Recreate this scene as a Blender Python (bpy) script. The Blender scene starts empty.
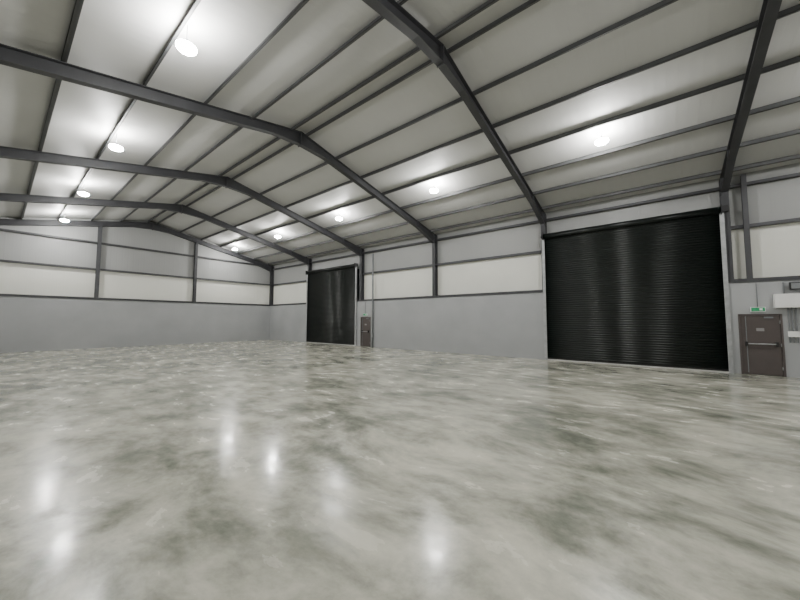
import bpy, bmesh, math
from mathutils import Vector, Matrix

# ------------------------------------------------------------------ dims
RX = 6.78           # ridge x
HW = 9.14           # half width to inner face of columns
XR = RX + HW        # 15.92
XL = RX - HW        # -2.36
CD = 0.30           # column depth
YB = 28.10          # back wall inner face
YF = -8.10          # front wall inner face
SL = 0.21           # roof slope
ZT0 = 8.80          # top of rafter at ridge
RD = 0.33           # rafter depth
LOWZ = 3.10         # height of concrete lower wall
FR_Y = [-8.0, -2.0, 4.10, 10.20, 16.30, 22.40, 28.25]
def zt(u): return ZT0 - SL*abs(u)
PUR = 0.16
def zroof(u): return zt(u) + PUR

# ------------------------------------------------------------------ materials
def newmat(name):
    m = bpy.data.materials.new(name); m.use_nodes = True
    nt = m.node_tree; b = nt.nodes['Principled BSDF']
    return m, nt, b
def simple(name, col, rough=0.5, metal=0.0, var=0.08, scale=3.0, bump=0.0):
    m, nt, b = newmat(name)
    tc = nt.nodes.new('ShaderNodeTexCoord')
    no = nt.nodes.new('ShaderNodeTexNoise'); no.inputs['Scale'].default_value = scale
    no.inputs['Detail'].default_value = 5
    nt.links.new(tc.outputs['Object'], no.inputs['Vector'])
    r = nt.nodes.new('ShaderNodeValToRGB')
    r.color_ramp.elements[0].position = .3; r.color_ramp.elements[1].position = .7
    r.color_ramp.elements[0].color = [c*(1-var) for c in col]+[1]
    r.color_ramp.elements[1].color = [min(1, c*(1+var)) for c in col]+[1]
    nt.links.new(no.outputs['Fac'], r.inputs['Fac'])
    nt.links.new(r.outputs['Color'], b.inputs['Base Color'])
    b.inputs['Roughness'].default_value = rough
    b.inputs['Metallic'].default_value = metal
    if bump:
        bp = nt.nodes.new('ShaderNodeBump'); bp.inputs['Strength'].default_value = bump
        bp.inputs['Distance'].default_value = .01
        nt.links.new(no.outputs['Fac'], bp.inputs['Height'])
        nt.links.new(bp.outputs['Normal'], b.inputs['Normal'])
    return m
def emis(name, col, s):
    m, nt, b = newmat(name)
    b.inputs['Base Color'].default_value = (*col, 1)
    b.inputs['Emission Color'].default_value = (*col, 1)
    b.inputs['Emission Strength'].default_value = s
    return m
def ribbed(name, col, axis, period, strength=.3, var=.05, rough=.5):
    """sheet-metal liner: shallow ribs every `period` m along given axis"""
    m, nt, b = newmat(name)
    tc = nt.nodes.new('ShaderNodeTexCoord')
    w = nt.nodes.new('ShaderNodeTexWave'); w.bands_direction = axis
    w.inputs['Scale'].default_value = 2*math.pi/(20*period)
    w.inputs['Distortion'].default_value = 0
    nt.links.new(tc.outputs['Object'], w.inputs['Vector'])
    rr = nt.nodes.new('ShaderNodeValToRGB')
    rr.color_ramp.elements[0].position = .86; rr.color_ramp.elements[1].position = .97
    nt.links.new(w.outputs['Fac'], rr.inputs['Fac'])
    bp = nt.nodes.new('ShaderNodeBump'); bp.inputs['Strength'].default_value = strength
    bp.inputs['Distance'].default_value = .02
    nt.links.new(rr.outputs['Color'], bp.inputs['Height'])
    nt.links.new(bp.outputs['Normal'], b.inputs['Normal'])
    no = nt.nodes.new('ShaderNodeTexNoise'); no.inputs['Scale'].default_value = .35; no.inputs['Detail'].default_value = 3
    nt.links.new(tc.outputs['Object'], no.inputs['Vector'])
    r = nt.nodes.new('ShaderNodeValToRGB')
    r.color_ramp.elements[0].position = .3; r.color_ramp.elements[1].position = .7
    r.color_ramp.elements[0].color = [c*(1-var) for c in col]+[1]
    r.color_ramp.elements[1].color = [min(1, c*(1+var)) for c in col]+[1]
    nt.links.new(no.outputs['Fac'], r.inputs['Fac'])
    nt.links.new(r.outputs['Color'], b.inputs['Base Color'])
    b.inputs['Roughness'].default_value = rough
    return m

M_steel = simple('painted_steel_dark_grey', (.050, .051, .056), .5, .0, .12, 2)
M_purlin = simple('purlin_steel', (.085, .087, .09), .5, .0, .12, 2)
M_roof = ribbed('roof_liner_sheet', (.56, .56, .55), 'Y', .25, .12)
M_cladU = ribbed('upper_cladding_grey', (.34, .345, .34), 'X', .3, .1)
M_cladUy = ribbed('upper_cladding_grey_side', (.34, .345, .34), 'Y', .3, .1)
M_cladB = ribbed('cladding_white', (.80, .80, .74), 'X', .3, .08)
M_cladBy = ribbed('cladding_white_side', (.80, .80, .74), 'Y', .3, .08)
M_conc = simple('concrete_wall_panel', (.375, .384, .392), .5, 0, .07, .7, .1)
M_galv = simple('galvanised_steel', (.42, .43, .44), .4, .4, .15, 6)
M_black = simple('shutter_black', (.003, .0055, .0045), .33, 0, .25, 1.2)
M_black.node_tree.nodes['Principled BSDF'].inputs['Specular IOR Level'].default_value = .36
M_blackpl = simple('black_plastic', (.012, .012, .013), .45)
M_brass = simple('bottom_bar_aluminium', (.6, .6, .58), .35, .5, .05, 4)
M_door = simple('door_brown_grey', (.085, .07, .066), .5, 0, .08, 3)
M_frame = simple('door_frame_grey', (.30, .29, .29), .5)
M_white = simple('white_plastic', (.86, .86, .85), .4, 0, .03)
M_grey = simple('conduit_grey', (.20, .21, .22), .5)
M_green = emis('exit_sign_green', (.02, .30, .12), .12)
M_lens = emis('led_lens', (1, .99, .96), 440)

def floor_mat():
    m, nt, b = newmat('power_floated_concrete')
    N = nt.nodes.new; L = nt.links.new
    tc = N('ShaderNodeTexCoord')
    wn = N('ShaderNodeTexNoise'); wn.inputs['Scale'].default_value = .3; wn.inputs['Detail'].default_value = 2
    L(tc.outputs['Object'], wn.inputs['Vector'])
    sub = N('ShaderNodeVectorMath'); sub.operation = 'SUBTRACT'; sub.inputs[1].default_value = (.5, .5, .5)
    L(wn.outputs['Color'], sub.inputs[0])
    scl = N('ShaderNodeVectorMath'); scl.operation = 'SCALE'; scl.inputs['Scale'].default_value = 1.3
    L(sub.outputs[0], scl.inputs[0])
    add = N('ShaderNodeVectorMath'); add.operation = 'ADD'
    L(tc.outputs['Object'], add.inputs[0]); L(scl.outputs[0], add.inputs[1])
    def noise(scale, det, rough, rot, sc, off=0):
        mp = N('ShaderNodeMapping'); mp.inputs['Rotation'].default_value = (0, 0, rot)
        mp.inputs['Location'].default_value = (off, off*.7, 0)
        mp.inputs['Scale'].default_value = sc
        L(add.outputs[0], mp.inputs['Vector'])
        n = N('ShaderNodeTexNoise'); n.inputs['Scale'].default_value = scale
        n.inputs['Detail'].default_value = det; n.inputs['Roughness'].default_value = rough
        L(mp.outputs['Vector'], n.inputs['Vector']); return n
    a = noise(.45, 9, .58, .9, (1, 1.2, 1), 3)          # broad clouds
    c = noise(1.4, 7, .58, .85, (1.7, .8, 1), 8)        # trowel passes
    c2 = noise(1.7, 7, .58, -.75, (1.6, .8, 1), 5)      # crossing passes
    d = noise(10, 6, .7, .6, (1, 1, 1))
    def mathn(op, x, y):
        q = N('ShaderNodeMath'); q.operation = op
        for i, v in enumerate((x, y)):
            if isinstance(v, (int, float)): q.inputs[i].default_value = v
            else: L(v, q.inputs[i])
        return q.outputs[0]
    s = mathn('MULTIPLY', mathn('SUBTRACT', a.outputs['Fac'], .5), 1.15)
    for n_, k in ((c, .75), (c2, .75), (d, .25)):
        s = mathn('ADD', s, mathn('MULTIPLY', mathn('SUBTRACT', n_.outputs['Fac'], .5), k))
    v = mathn('ADD', mathn('MULTIPLY', s, 1.35), .53)
    r = N('ShaderNodeValToRGB'); cr = r.color_ramp; cr.interpolation = 'EASE'
    cr.elements[0].position = 0; cr.elements[0].color = (.145, .158, .128, 1)
    cr.elements[1].position = 1; cr.elements[1].color = (.67, .655, .555, 1)
    L(v, r.inputs['Fac']); L(r.outputs['Color'], b.inputs['Base Color'])
    rr = N('ShaderNodeMapRange'); rr.inputs['From Min'].default_value = .36; rr.inputs['From Max'].default_value = .64
    rr.inputs['To Min'].default_value = .11; rr.inputs['To Max'].default_value = .28
    L(c2.outputs['Fac'], rr.inputs['Value']); L(rr.outputs['Result'], b.inputs['Roughness'])
    b.inputs['IOR'].default_value = 1.5
    bp = N('ShaderNodeBump'); bp.inputs['Strength'].default_value = .07; bp.inputs['Distance'].default_value = .02
    L(c.outputs['Fac'], bp.inputs['Height']); L(bp.outputs['Normal'], b.inputs['Normal'])
    return m
M_floor = floor_mat()

# ------------------------------------------------------------------ mesh builder
class B:
    def __init__(s): s.bm = bmesh.new(); s.mats = []
    def mi(s, m):
        if m not in s.mats: s.mats.append(m)
        return s.mats.index(m)
    def prism(s, pts, vec, mat):
        i = s.mi(mat); v = Vector(vec)
        a = [s.bm.verts.new(Vector(p)) for p in pts]
        b = [s.bm.verts.new(Vector(p)+v) for p in pts]
        n = len(a); fs = [s.bm.faces.new(a), s.bm.faces.new(list(reversed(b)))]
        for k in range(n):
            fs.append(s.bm.faces.new((a[k], b[k], b[(k+1) % n], a[(k+1) % n])))
        for f in fs: f.material_index = i
    def box(s, x0, x1, y0, y1, z0, z1, mat):
        s.prism([(x0, y0, z0), (x1, y0, z0), (x1, y1, z0), (x0, y1, z0)], (0, 0, z1-z0), mat)
    def cyl(s, p0, p1, r0, mat, r1=None, seg=16, smooth=True):
        r1 = r0 if r1 is None else r1
        i = s.mi(mat); p0 = Vector(p0); p1 = Vector(p1); d = (p1-p0)
        q = d.to_track_quat('Z', 'Y')
        A = []; Bv = []
        for k in range(seg):
            a = 2*math.pi*k/seg; o = Vector((math.cos(a), math.sin(a), 0))
            A.append(s.bm.verts.new(p0+q@(o*r0))); Bv.append(s.bm.verts.new(p1+q@(o*r1)))
        f = s.bm.faces.new(list(reversed(A))); f.material_index = i
        f = s.bm.faces.new(Bv); f.material_index = i
        for k in range(seg):
            f = s.bm.faces.new((A[k], A[(k+1) % seg], Bv[(k+1) % seg], Bv[k])); f.material_index = i; f.smooth = smooth
    def revolve(s, prof, mat, seg=28):
        i = s.mi(mat); rings = []
        for r, z in prof:
            if r == 0: rings.append([s.bm.verts.new((0, 0, z))]); continue
            rings.append([s.bm.verts.new((r*math.cos(2*math.pi*k/seg), r*math.sin(2*math.pi*k/seg), z)) for k in range(seg)])
        for a, b in zip(rings, rings[1:]):
            for k in range(seg):
                k2 = (k+1) % seg
                vs = ([a[0]] if len(a) == 1 else [a[k], a[k2]]) + ([b[0]] if len(b) == 1 else [b[k2], b[k]])
                f = s.bm.faces.new(vs); f.material_index = i; f.smooth = True
    def obj(s, name, loc=(0, 0, 0), parent=None, bevel=0):
        bmesh.ops.recalc_face_normals(s.bm, faces=s.bm.faces)
        me = bpy.data.meshes.new(name); s.bm.to_mesh(me); s.bm.free()
        for m in s.mats: me.materials.append(m)
        o = bpy.data.objects.new(name, me); bpy.context.collection.objects.link(o)
        o.location = loc
        if parent: o.parent = parent
        if bevel:
            md = o.modifiers.new('bevel', 'BEVEL'); md.width = bevel; md.segments = 2; md.limit_method = 'ANGLE'
        return o
def empty(name, loc=(0, 0, 0)):
    e = bpy.data.objects.new(name, None); e.empty_display_size = .2
    bpy.context.collection.objects.link(e); e.location = loc; return e

XC = XR + CD        # outer cladding plane (right)
XCL = XL - CD
YC = YB + CD
YCF = YF - CD

# ------------------------------------------------------------------ floor
b = B(); b.box(XCL-.2, XC+.2, YCF-.2, YC+.2, -.2, 0, M_floor); b.obj('floor')

# ------------------------------------------------------------------ ceiling (roof liner)
b = B()
for sgn in (1, -1):
    u = HW+CD+.15
    pts = [(RX, YCF-.2, zroof(0)), (RX+sgn*u, YCF-.2, zroof(u)), (RX+sgn*u, YCF-.2, zroof(u)+.08), (RX, YCF-.2, zroof(0)+.08)]
    b.prism(pts, (0, YC-YCF+.4, 0), M_roof)
b.obj('ceiling')

# ------------------------------------------------------------------ walls
D1 = (-1.90, 4.10); D1Z = 5.62     # near shutter
D2 = (16.62, 22.40); D2Z = 5.60
P1 = (-3.13, -2.13); P2 = (15.24, 16.20); PZ = 2.02
b = B()
def lowpanel(y0, y1, z0=0, z1=LOWZ): b.box(XR-.02, XR+.16, y0, y1, z0, z1, M_conc)
lowpanel(YF, P1[0]); lowpanel(P1[0], P1[1], PZ); lowpanel(P1[1], D1[0])
segs = [D1[1], 10.2, P2[0]]
for i in range(len(segs)-1): lowpanel(segs[i], segs[i+1])
lowpanel(P2[0], P2[1], PZ); lowpanel(P2[1], D2[0]); lowpanel(D2[1], YB)
for y0, y1 in ((YF, D1[0]), (D1[1], D2[0]), (D2[1], YB)):
    b.box(XR-.02, XC, y0, y1, LOWZ-.02, LOWZ+.01, M_conc)
def clad(y0, y1, z0, z1, m): b.box(XC, XC+.08, y0, y1, z0, z1, m)
ze = zroof(HW+CD)
for y0, y1 in ((YF-.3, D1[0]), (D1[1], D2[0]), (D2[1], YC)):
    clad(y0, y1, LOWZ, 5.07, M_cladBy); clad(y0, y1, 5.07, ze, M_cladUy)
clad(D1[0], D1[1], D1Z-.1, ze, M_cladUy); clad(D2[0], D2[1], D2Z-.1, ze, M_cladUy)
b.box(XC, XC+.08, D1[0], D1[1], 0, D1Z-.1, M_black); b.box(XC, XC+.08, D2[0], D2[1], 0, D2Z-.1, M_black)
b.box(XR+.16, XR+.2, P1[0]-.1, P1[1]+.1, 0, PZ+.1, M_conc); b.box(XR+.16, XR+.2, P2[0]-.1, P2[1]+.1, 0, PZ+.1, M_conc)
b.obj('wall_right')

b = B()
b.box(XL-.16, XL+.02, YF, YB, 0, LOWZ, M_conc); b.box(XCL, XL+.02, YF, YB, LOWZ-.02, LOWZ+.01, M_conc)
b.box(XCL-.08, XCL, YCF, YC, LOWZ, 5.07, M_cladBy); b.box(XCL-.08, XCL, YCF, YC, 5.07, ze, M_cladUy)
b.obj('wall_left')

def gable(name, yin, yout, sgn):
    b = B()
    b.box(XL-.16, XR+.16, min(yin, yin+sgn*.16), max(yin, yin+sgn*.16), 0, LOWZ, M_conc)
    b.box(XL-.16, XR+.16, min(yin, yout), max(yin, yout), LOWZ-.02, LOWZ+.01, M_conc)
    b.box(XCL, XC, min(yout, yout+sgn*.08), max(yout, yout+sgn*.08), LOWZ, 5.07, M_cladB)
    u = HW+CD
    b.prism([(XCL, yout, 5.07), (XC, yout, 5.07), (XC, yout, zroof(u)), (RX, yout, zroof(0)), (XCL, yout, zroof(u))], (0, sgn*.08, 0), M_cladU)
    b.obj(name)
gable('wall_back', YB, YC, 1); gable('wall_front', YF, YCF, -1)

# ------------------------------------------------------------------ portal frames
STEEL = empty('steel_portal_frame')
def frame(y, name='portal'):
    b = B(); fw = .20; t = .018
    def zb(u): return zt(u)-RD
    uo = HW+CD
    out = [(0, zt(0)), (uo, zt(uo)), (uo, 0), (HW, 0), (HW, zb(HW)-.22), (7.5, zb(7.5)), (1.1, zb(1.1)), (0, zb(0)-.16)]
    for s in (1, -1):
        P = [(RX+s*u, y-.007, z) for u, z in out]
        b.prism(P, (0, .014, 0), M_steel)
        def flange(p, q, n):
            a = [(p[0], p[1]), (q[0], q[1]), (q[0]+n[0]*t, q[1]+n[1]*t), (p[0]+n[0]*t, p[1]+n[1]*t)]
            b.prism([(RX+s*u, y-fw/2, z) for u, z in a], (0, fw, 0), M_steel)
        flange(out[0], out[1], (0, -1)); flange(out[1], out[2], (-1, 0)); flange(out[3], out[4], (1, 0))
        flange(out[4], out[5], (0, 1)); flange(out[5], out[6], (0, 1)); flange(out[6], out[7], (0, 1))
        zk = out[4][1]
        b.box(*sorted((RX+s*HW, RX+s*uo)), y-fw/2, y+fw/2, zk-.01, zk+.01, M_steel)
        b.box(*sorted((RX+s*(HW-.02), RX+s*(HW+.01))), y-fw/2, y+fw/2, zk-.05, zt(HW)-.01, M_steel)
        b.box(*sorted((RX, RX+s*.02)), y-fw/2, y+fw/2, zb(0)-.2, zt(0), M_steel)
        b.box(*sorted((RX+s*(7.5-.006), RX+s*(7.5+.006))), y-fw/2, y+fw/2, zb(7.5), zt(7.5)-.005, M_steel)
    return b.obj(name, parent=STEEL)
for y in FR_Y: frame(y)

# ------------------------------------------------------------------ purlins
PU = [.28, 1.75, 3.2, 4.65, 6.1, 7.55, 8.9]
b = B(); t = .010
for s in (1, -1):
    for k, u in enumerate(PU):
        z0 = zt(u)+.004; z1 = zroof(u)-.004
        w = .055
        x = RX+s*u
        b.box(x-t/2, x+t/2, YF, YB+.28, z0, z1, M_purlin)
        b.box(x-w, x+t/2, YF, YB+.28, z0, z0+t, M_purlin)
        b.box(x-t/2, x+w, YF, YB+.28, z1-t-.010, z1-.010, M_purlin)
        b.box(x-w, x-w+t, YF, YB+.28, z0, z0+.025, M_purlin)
b.obj('roof_purlins', parent=STEEL)

# ------------------------------------------------------------------ sheeting rails
b = B()
def railY(x, z, y0, y1, d=.16, h=.11):
    xs = sorted((x, x+d)); b.box(xs[0], xs[1], y0, y1, z-h/2, z+h/2, M_steel)
for y0, y1 in ((YF, D1[0]-.02), (D1[1]+.02, D2[0]-.02), (D2[1]+.02, YB)):
    railY(XR+.13, 5.07, y0, y1); railY(XR-.03, LOWZ+.07, y0, y1, .3, .12)
railY(XR+.13, 6.55, YF, YB, .16, .10)
railY(XL-.13, 5.07, YF, YB, -.16); railY(XL+.03, LOWZ+.07, YF, YB, -.3, .12); railY(XL-.13, 6.55, YF, YB, -.16)
for yi, s in ((YB, 1), (YF, -1)):
    def railX(z, off, d, h):
        ys = sorted((yi+s*off, yi+s*(off+d))); b.box(XL, XR, ys[0], ys[1], z-h/2, z+h/2, M_steel)
    railX(5.07, .13, .16, .11); railX(LOWZ+.07, -.03, .3, .12); railX(6.80, .13, .16, .10)
b.obj('sheeting_rails', parent=STEEL)

def post(x, y, z0, z1, name='gable_post'):
    b = B()
    b.box(x-.09, x+.09, y, y+.014, z0, z1, M_steel); b.box(x-.09, x+.09, y+.22, y+.234, z0, z1, M_steel)
    b.box(x-.006, x+.006, y+.014, y+.22, z0, z1, M_steel)
    b.obj(name, parent=STEEL)
for x in (4.0, 9.62):
    post(x, YB-.0, LOWZ+.12, zt(x-RX)-RD+.02); post(x, YF-.24, LOWZ+.12, zt(x-RX)-RD+.02)
b = B()
b.box(XR+.0, XR+.014, -2.55, -2.42, LOWZ+.13, zt(HW)-.02, M_steel); b.box(XR+.13, XR+.144, -2.55, -2.42, LOWZ+.13, zt(HW)-.02, M_steel)
b.box(XR+.014, XR+.13, -2.49, -2.476, LOWZ+.13, zt(HW)-.02, M_steel)
b.obj('door_side_post', parent=STEEL)

# ------------------------------------------------------------------ roller shutters
def shutter(y0, y1, zt_):
    root = empty('roller_shutter_door', (XR-.05, (y0+y1)/2, 0))
    bm = bmesh.new(); prof = []
    pitch = .095; n = int((zt_-.10)/pitch)
    for k in range(n+1):
        z = .10+k*pitch
        for fz, dx in ((0, 0), (.08, -.004), (.25, -.017), (.5, -.023), (.75, -.017), (.92, -.004)):
            prof.append((dx, z+fz*pitch))
    prof = [p for p in prof if p[1] < zt_]
    hy = (y1-y0)/2-.05
    A = [bm.verts.new((dx, -hy, z)) for dx, z in prof]; C = [bm.verts.new((dx, hy, z)) for dx, z in prof]
    for k in range(len(prof)-1):
        f = bm.faces.new((A[k], A[k+1], C[k+1], C[k])); f.smooth = True
    bmesh.ops.recalc_face_normals(bm, faces=bm.faces)
    me = bpy.data.meshes.new('curtain'); bm.to_mesh(me); bm.free(); me.materials.append(M_black)
    o = bpy.data.objects.new('curtain', me); bpy.context.collection.objects.link(o); o.parent = root
    sm = o.modifiers.new('thick', 'SOLIDIFY'); sm.thickness = .004
    b = B(); b.box(-.03, .02, -hy, hy, .0, .05, M_brass); b.box(-.018, .01, -hy, hy, .05, .11, M_blackpl)
    b.obj('bottom_bar', parent=root)
    b = B()
    for s in (-1, 1):
        ys = sorted((s*(hy-.03), s*(hy+.09)))
        b.box(-.065, -.045, ys[0], ys[1], 0, zt_, M_galv)
        ye = sorted((s*(hy+.075), s*(hy+.09)))
        b.box(-.045, .028, ye[0], ye[1], 0, zt_, M_galv)
        b.box(.012, .028, ys[0], ys[1], 0, zt_, M_galv)
    b.obj('guide_rails', parent=root)
    b = B()
    b.cyl((-.04, -hy, zt_+.08), (-.04, hy, zt_+.08), .13, M_black, seg=24)
    b.obj('barrel', parent=root)
    b = B()
    for s in (-1, 1):
        ys = sorted((s*(hy+.01), s*(hy+.03)))
        b.box(-.22, .03, ys[0], ys[1], zt_-.09, zt_+.24, M_blackpl)
        b.cyl((-.04, s*(hy+.03), zt_+.08), (-.04, s*(hy+.13), zt_+.08), .06, M_blackpl)
    b.box(-.16, -.02, -hy-.20, -hy-.03, zt_-.02, zt_+.20, M_blackpl)
    b.obj('end_plates', parent=root)
    return root
shutter(D1[0], D1[1], D1Z); shutter(D2[0], D2[1], D2Z)

# ------------------------------------------------------------------ personnel doors
def pdoor(y0, y1):
    root = empty('fire_exit_door', (XR-.02, (y0+y1)/2, 0)); h = (y1-y0)/2
    b = B()
    for s in (-1, 1):
        ys = sorted((s*(h-.05), s*h)); b.box(-.02, .12, ys[0], ys[1], 0, PZ, M_door)
    b.box(-.02, .12, -h+.05, h-.05, PZ-.05, PZ, M_door)
    b.obj('door_frame', parent=root)
    b = B(); b.box(.01, .06, -h+.055, h-.055, .02, PZ-.055, M_door)
    b.obj('leaf', parent=root, bevel=.004)
    b = B()
    b.cyl((-.09, -h+.16, 1.03), (-.09, h-.16, 1.03), .019, M_galv)
    for s in (-1, 1):
        b.box(-.11, .01, s*(h-.16)-.03, s*(h-.16)+.03, .96, 1.10, M_blackpl)
    b.box(-.02, .01, h-.185, h-.165, .07, 1.95, M_grey)
    b.box(-.004, .01, -.09, .09, 1.45, 1.55, M_frame)
    b.obj('panic_bar', parent=root, bevel=.003)
    b = B()
    for z in (.25, 1.0, 1.75): b.cyl((-.01, -h+.06, z-.05), (-.01, -h+.06, z+.05), .012, M_galv)
    b.box(-.05, .01, -.3, -.1, PZ-.14, PZ-.09, M_grey)
    b.obj('hinges_closer', parent=root)
pdoor(*P1); pdoor(*P2)

def exitsign(y, z, ztop):
    b = B()
    b.box(XR-.09, XR-.025, y-.17, y+.17, z-.03, z+.12, M_white)
    b.box(XR-.095, XR-.09, y-.155, y+.155, z-.015, z+.105, M_green)
    b.box(XR-.098, XR-.095, y-.10, y-.03, z+.01, z+.08, M_white)
    b.cyl((XR-.05, y, z+.12), (XR-.05, y, ztop), .012, M_grey)
    b.obj('exit_sign')
exitsign(-2.6, 2.13, 3.05); exitsign(15.72, 2.13, 3.05)

# electrical gear
b = B()
b.box(XR-.22, XR-.025, -4.0, -2.96, 2.22, 2.66, M_white)
b.box(XR-.228, XR-.22, -3.93, -3.03, 2.27, 2.61, M_white)
b.cyl((XR-.235, -3.9, 2.30), (XR-.235, -3.9, 2.58), .01, M_grey)
for y in (-3.26, -3.34, -3.42): b.cyl((XR-.05, y, 1.1), (XR-.05, y, 2.22), .018, M_grey)
b.cyl((XR-.05, -3.2, 2.66), (XR-.05, -3.2, 3.05), .018, M_grey)
b.box(XR-.09, XR-.025, -3.46, -3.22, 1.28, 1.46, M_white)
b.obj('distribution_board', bevel=.006)
b = B()
b.box(XR-.20, XR-.10, -3.6, -3.3, 2.78, 3.02, M_blackpl); b.box(XR-.10, XR-.025, -3.48, -3.42, 2.86, 2.92, M_blackpl)
b.box(XR-.205, XR-.20, -3.57, -3.33, 2.81, 2.99, M_grey)
b.obj('emergency_floodlight', bevel=.008)

b = B()
for y in (14.99,):
    b.cyl((XR-.10, y, 0), (XR-.10, y, 6.3), .055, M_grey)
    for z in (.6, 2.4, 4.2, 6.0): b.cyl((XR-.10, y, z-.03), (XR-.10, y, z+.03), .065, M_grey)
b.obj('downpipe')

# ------------------------------------------------------------------ high bay lamps
def lamp(x, y):
    z = 7.53; root = empty('high_bay_lamp', (x, y, z))
    u = x-RX
    b = B()
    b.revolve([(0, .06), (.04, .06), (.06, .045), (.075, .03), (.08, .009), (0, .009)], M_grey)
    b.revolve([(0, .11), (.03, .11), (.04, .10), (.04, .05), (0, .05)], M_blackpl, 20)
    b.obj('housing', parent=root)
    b = B(); k = .9
    b.revolve([(r*k, z*k) for r, z in [(0, .01), (.12, .01), (.17, -.005), (.205, -.03), (.21, -.05), (.20, -.08), (.16, -.115), (.11, -.135), (.05, -.145), (0, -.147)]], M_lens)
    b.obj('lens', parent=root)
    b = B(); b.cyl((0, 0, .11), (0, 0, zroof(u)-.02-z), .008, M_grey, seg=8)
    b.box(-.02, .02, -.02, .02, .11, .14, M_grey)
    b.obj('suspension', parent=root)
for x in (2.22, 11.78):
    for k in range(-1, 5): lamp(x, 1.20+6.3*k)

# ------------------------------------------------------------------ world + camera
w = bpy.data.worlds.new('World'); bpy.context.scene.world = w; w.use_nodes = True
w.node_tree.nodes['Background'].inputs['Color'].default_value = (.05, .06, .08, 1)
w.node_tree.nodes['Background'].inputs['Strength'].default_value = .3

yaw, pitch, roll, f = map(float, (51.378, 3.578, .064, 323.065))
y_, p_, r_ = map(math.radians, (yaw, pitch, roll))
F = Vector((math.sin(y_)*math.cos(p_), math.cos(y_)*math.cos(p_), math.sin(p_)))
R = Vector((math.cos(y_), -math.sin(y_), 0)); U = R.cross(F)
R2 = R*math.cos(r_)+U*math.sin(r_); U2 = U*math.cos(r_)-R*math.sin(r_)
cam = bpy.data.cameras.new('camera'); co = bpy.data.objects.new('camera', cam); bpy.context.collection.objects.link(co)
cam.sensor_fit = 'HORIZONTAL'; cam.sensor_width = 36; cam.lens = f*36/800; cam.clip_start = .05; cam.clip_end = 200
m = Matrix((R2, U2, -F)).transposed().to_4x4(); m.translation = Vector((0, 0, 1.8)); co.matrix_world = m
bpy.context.scene.camera = co
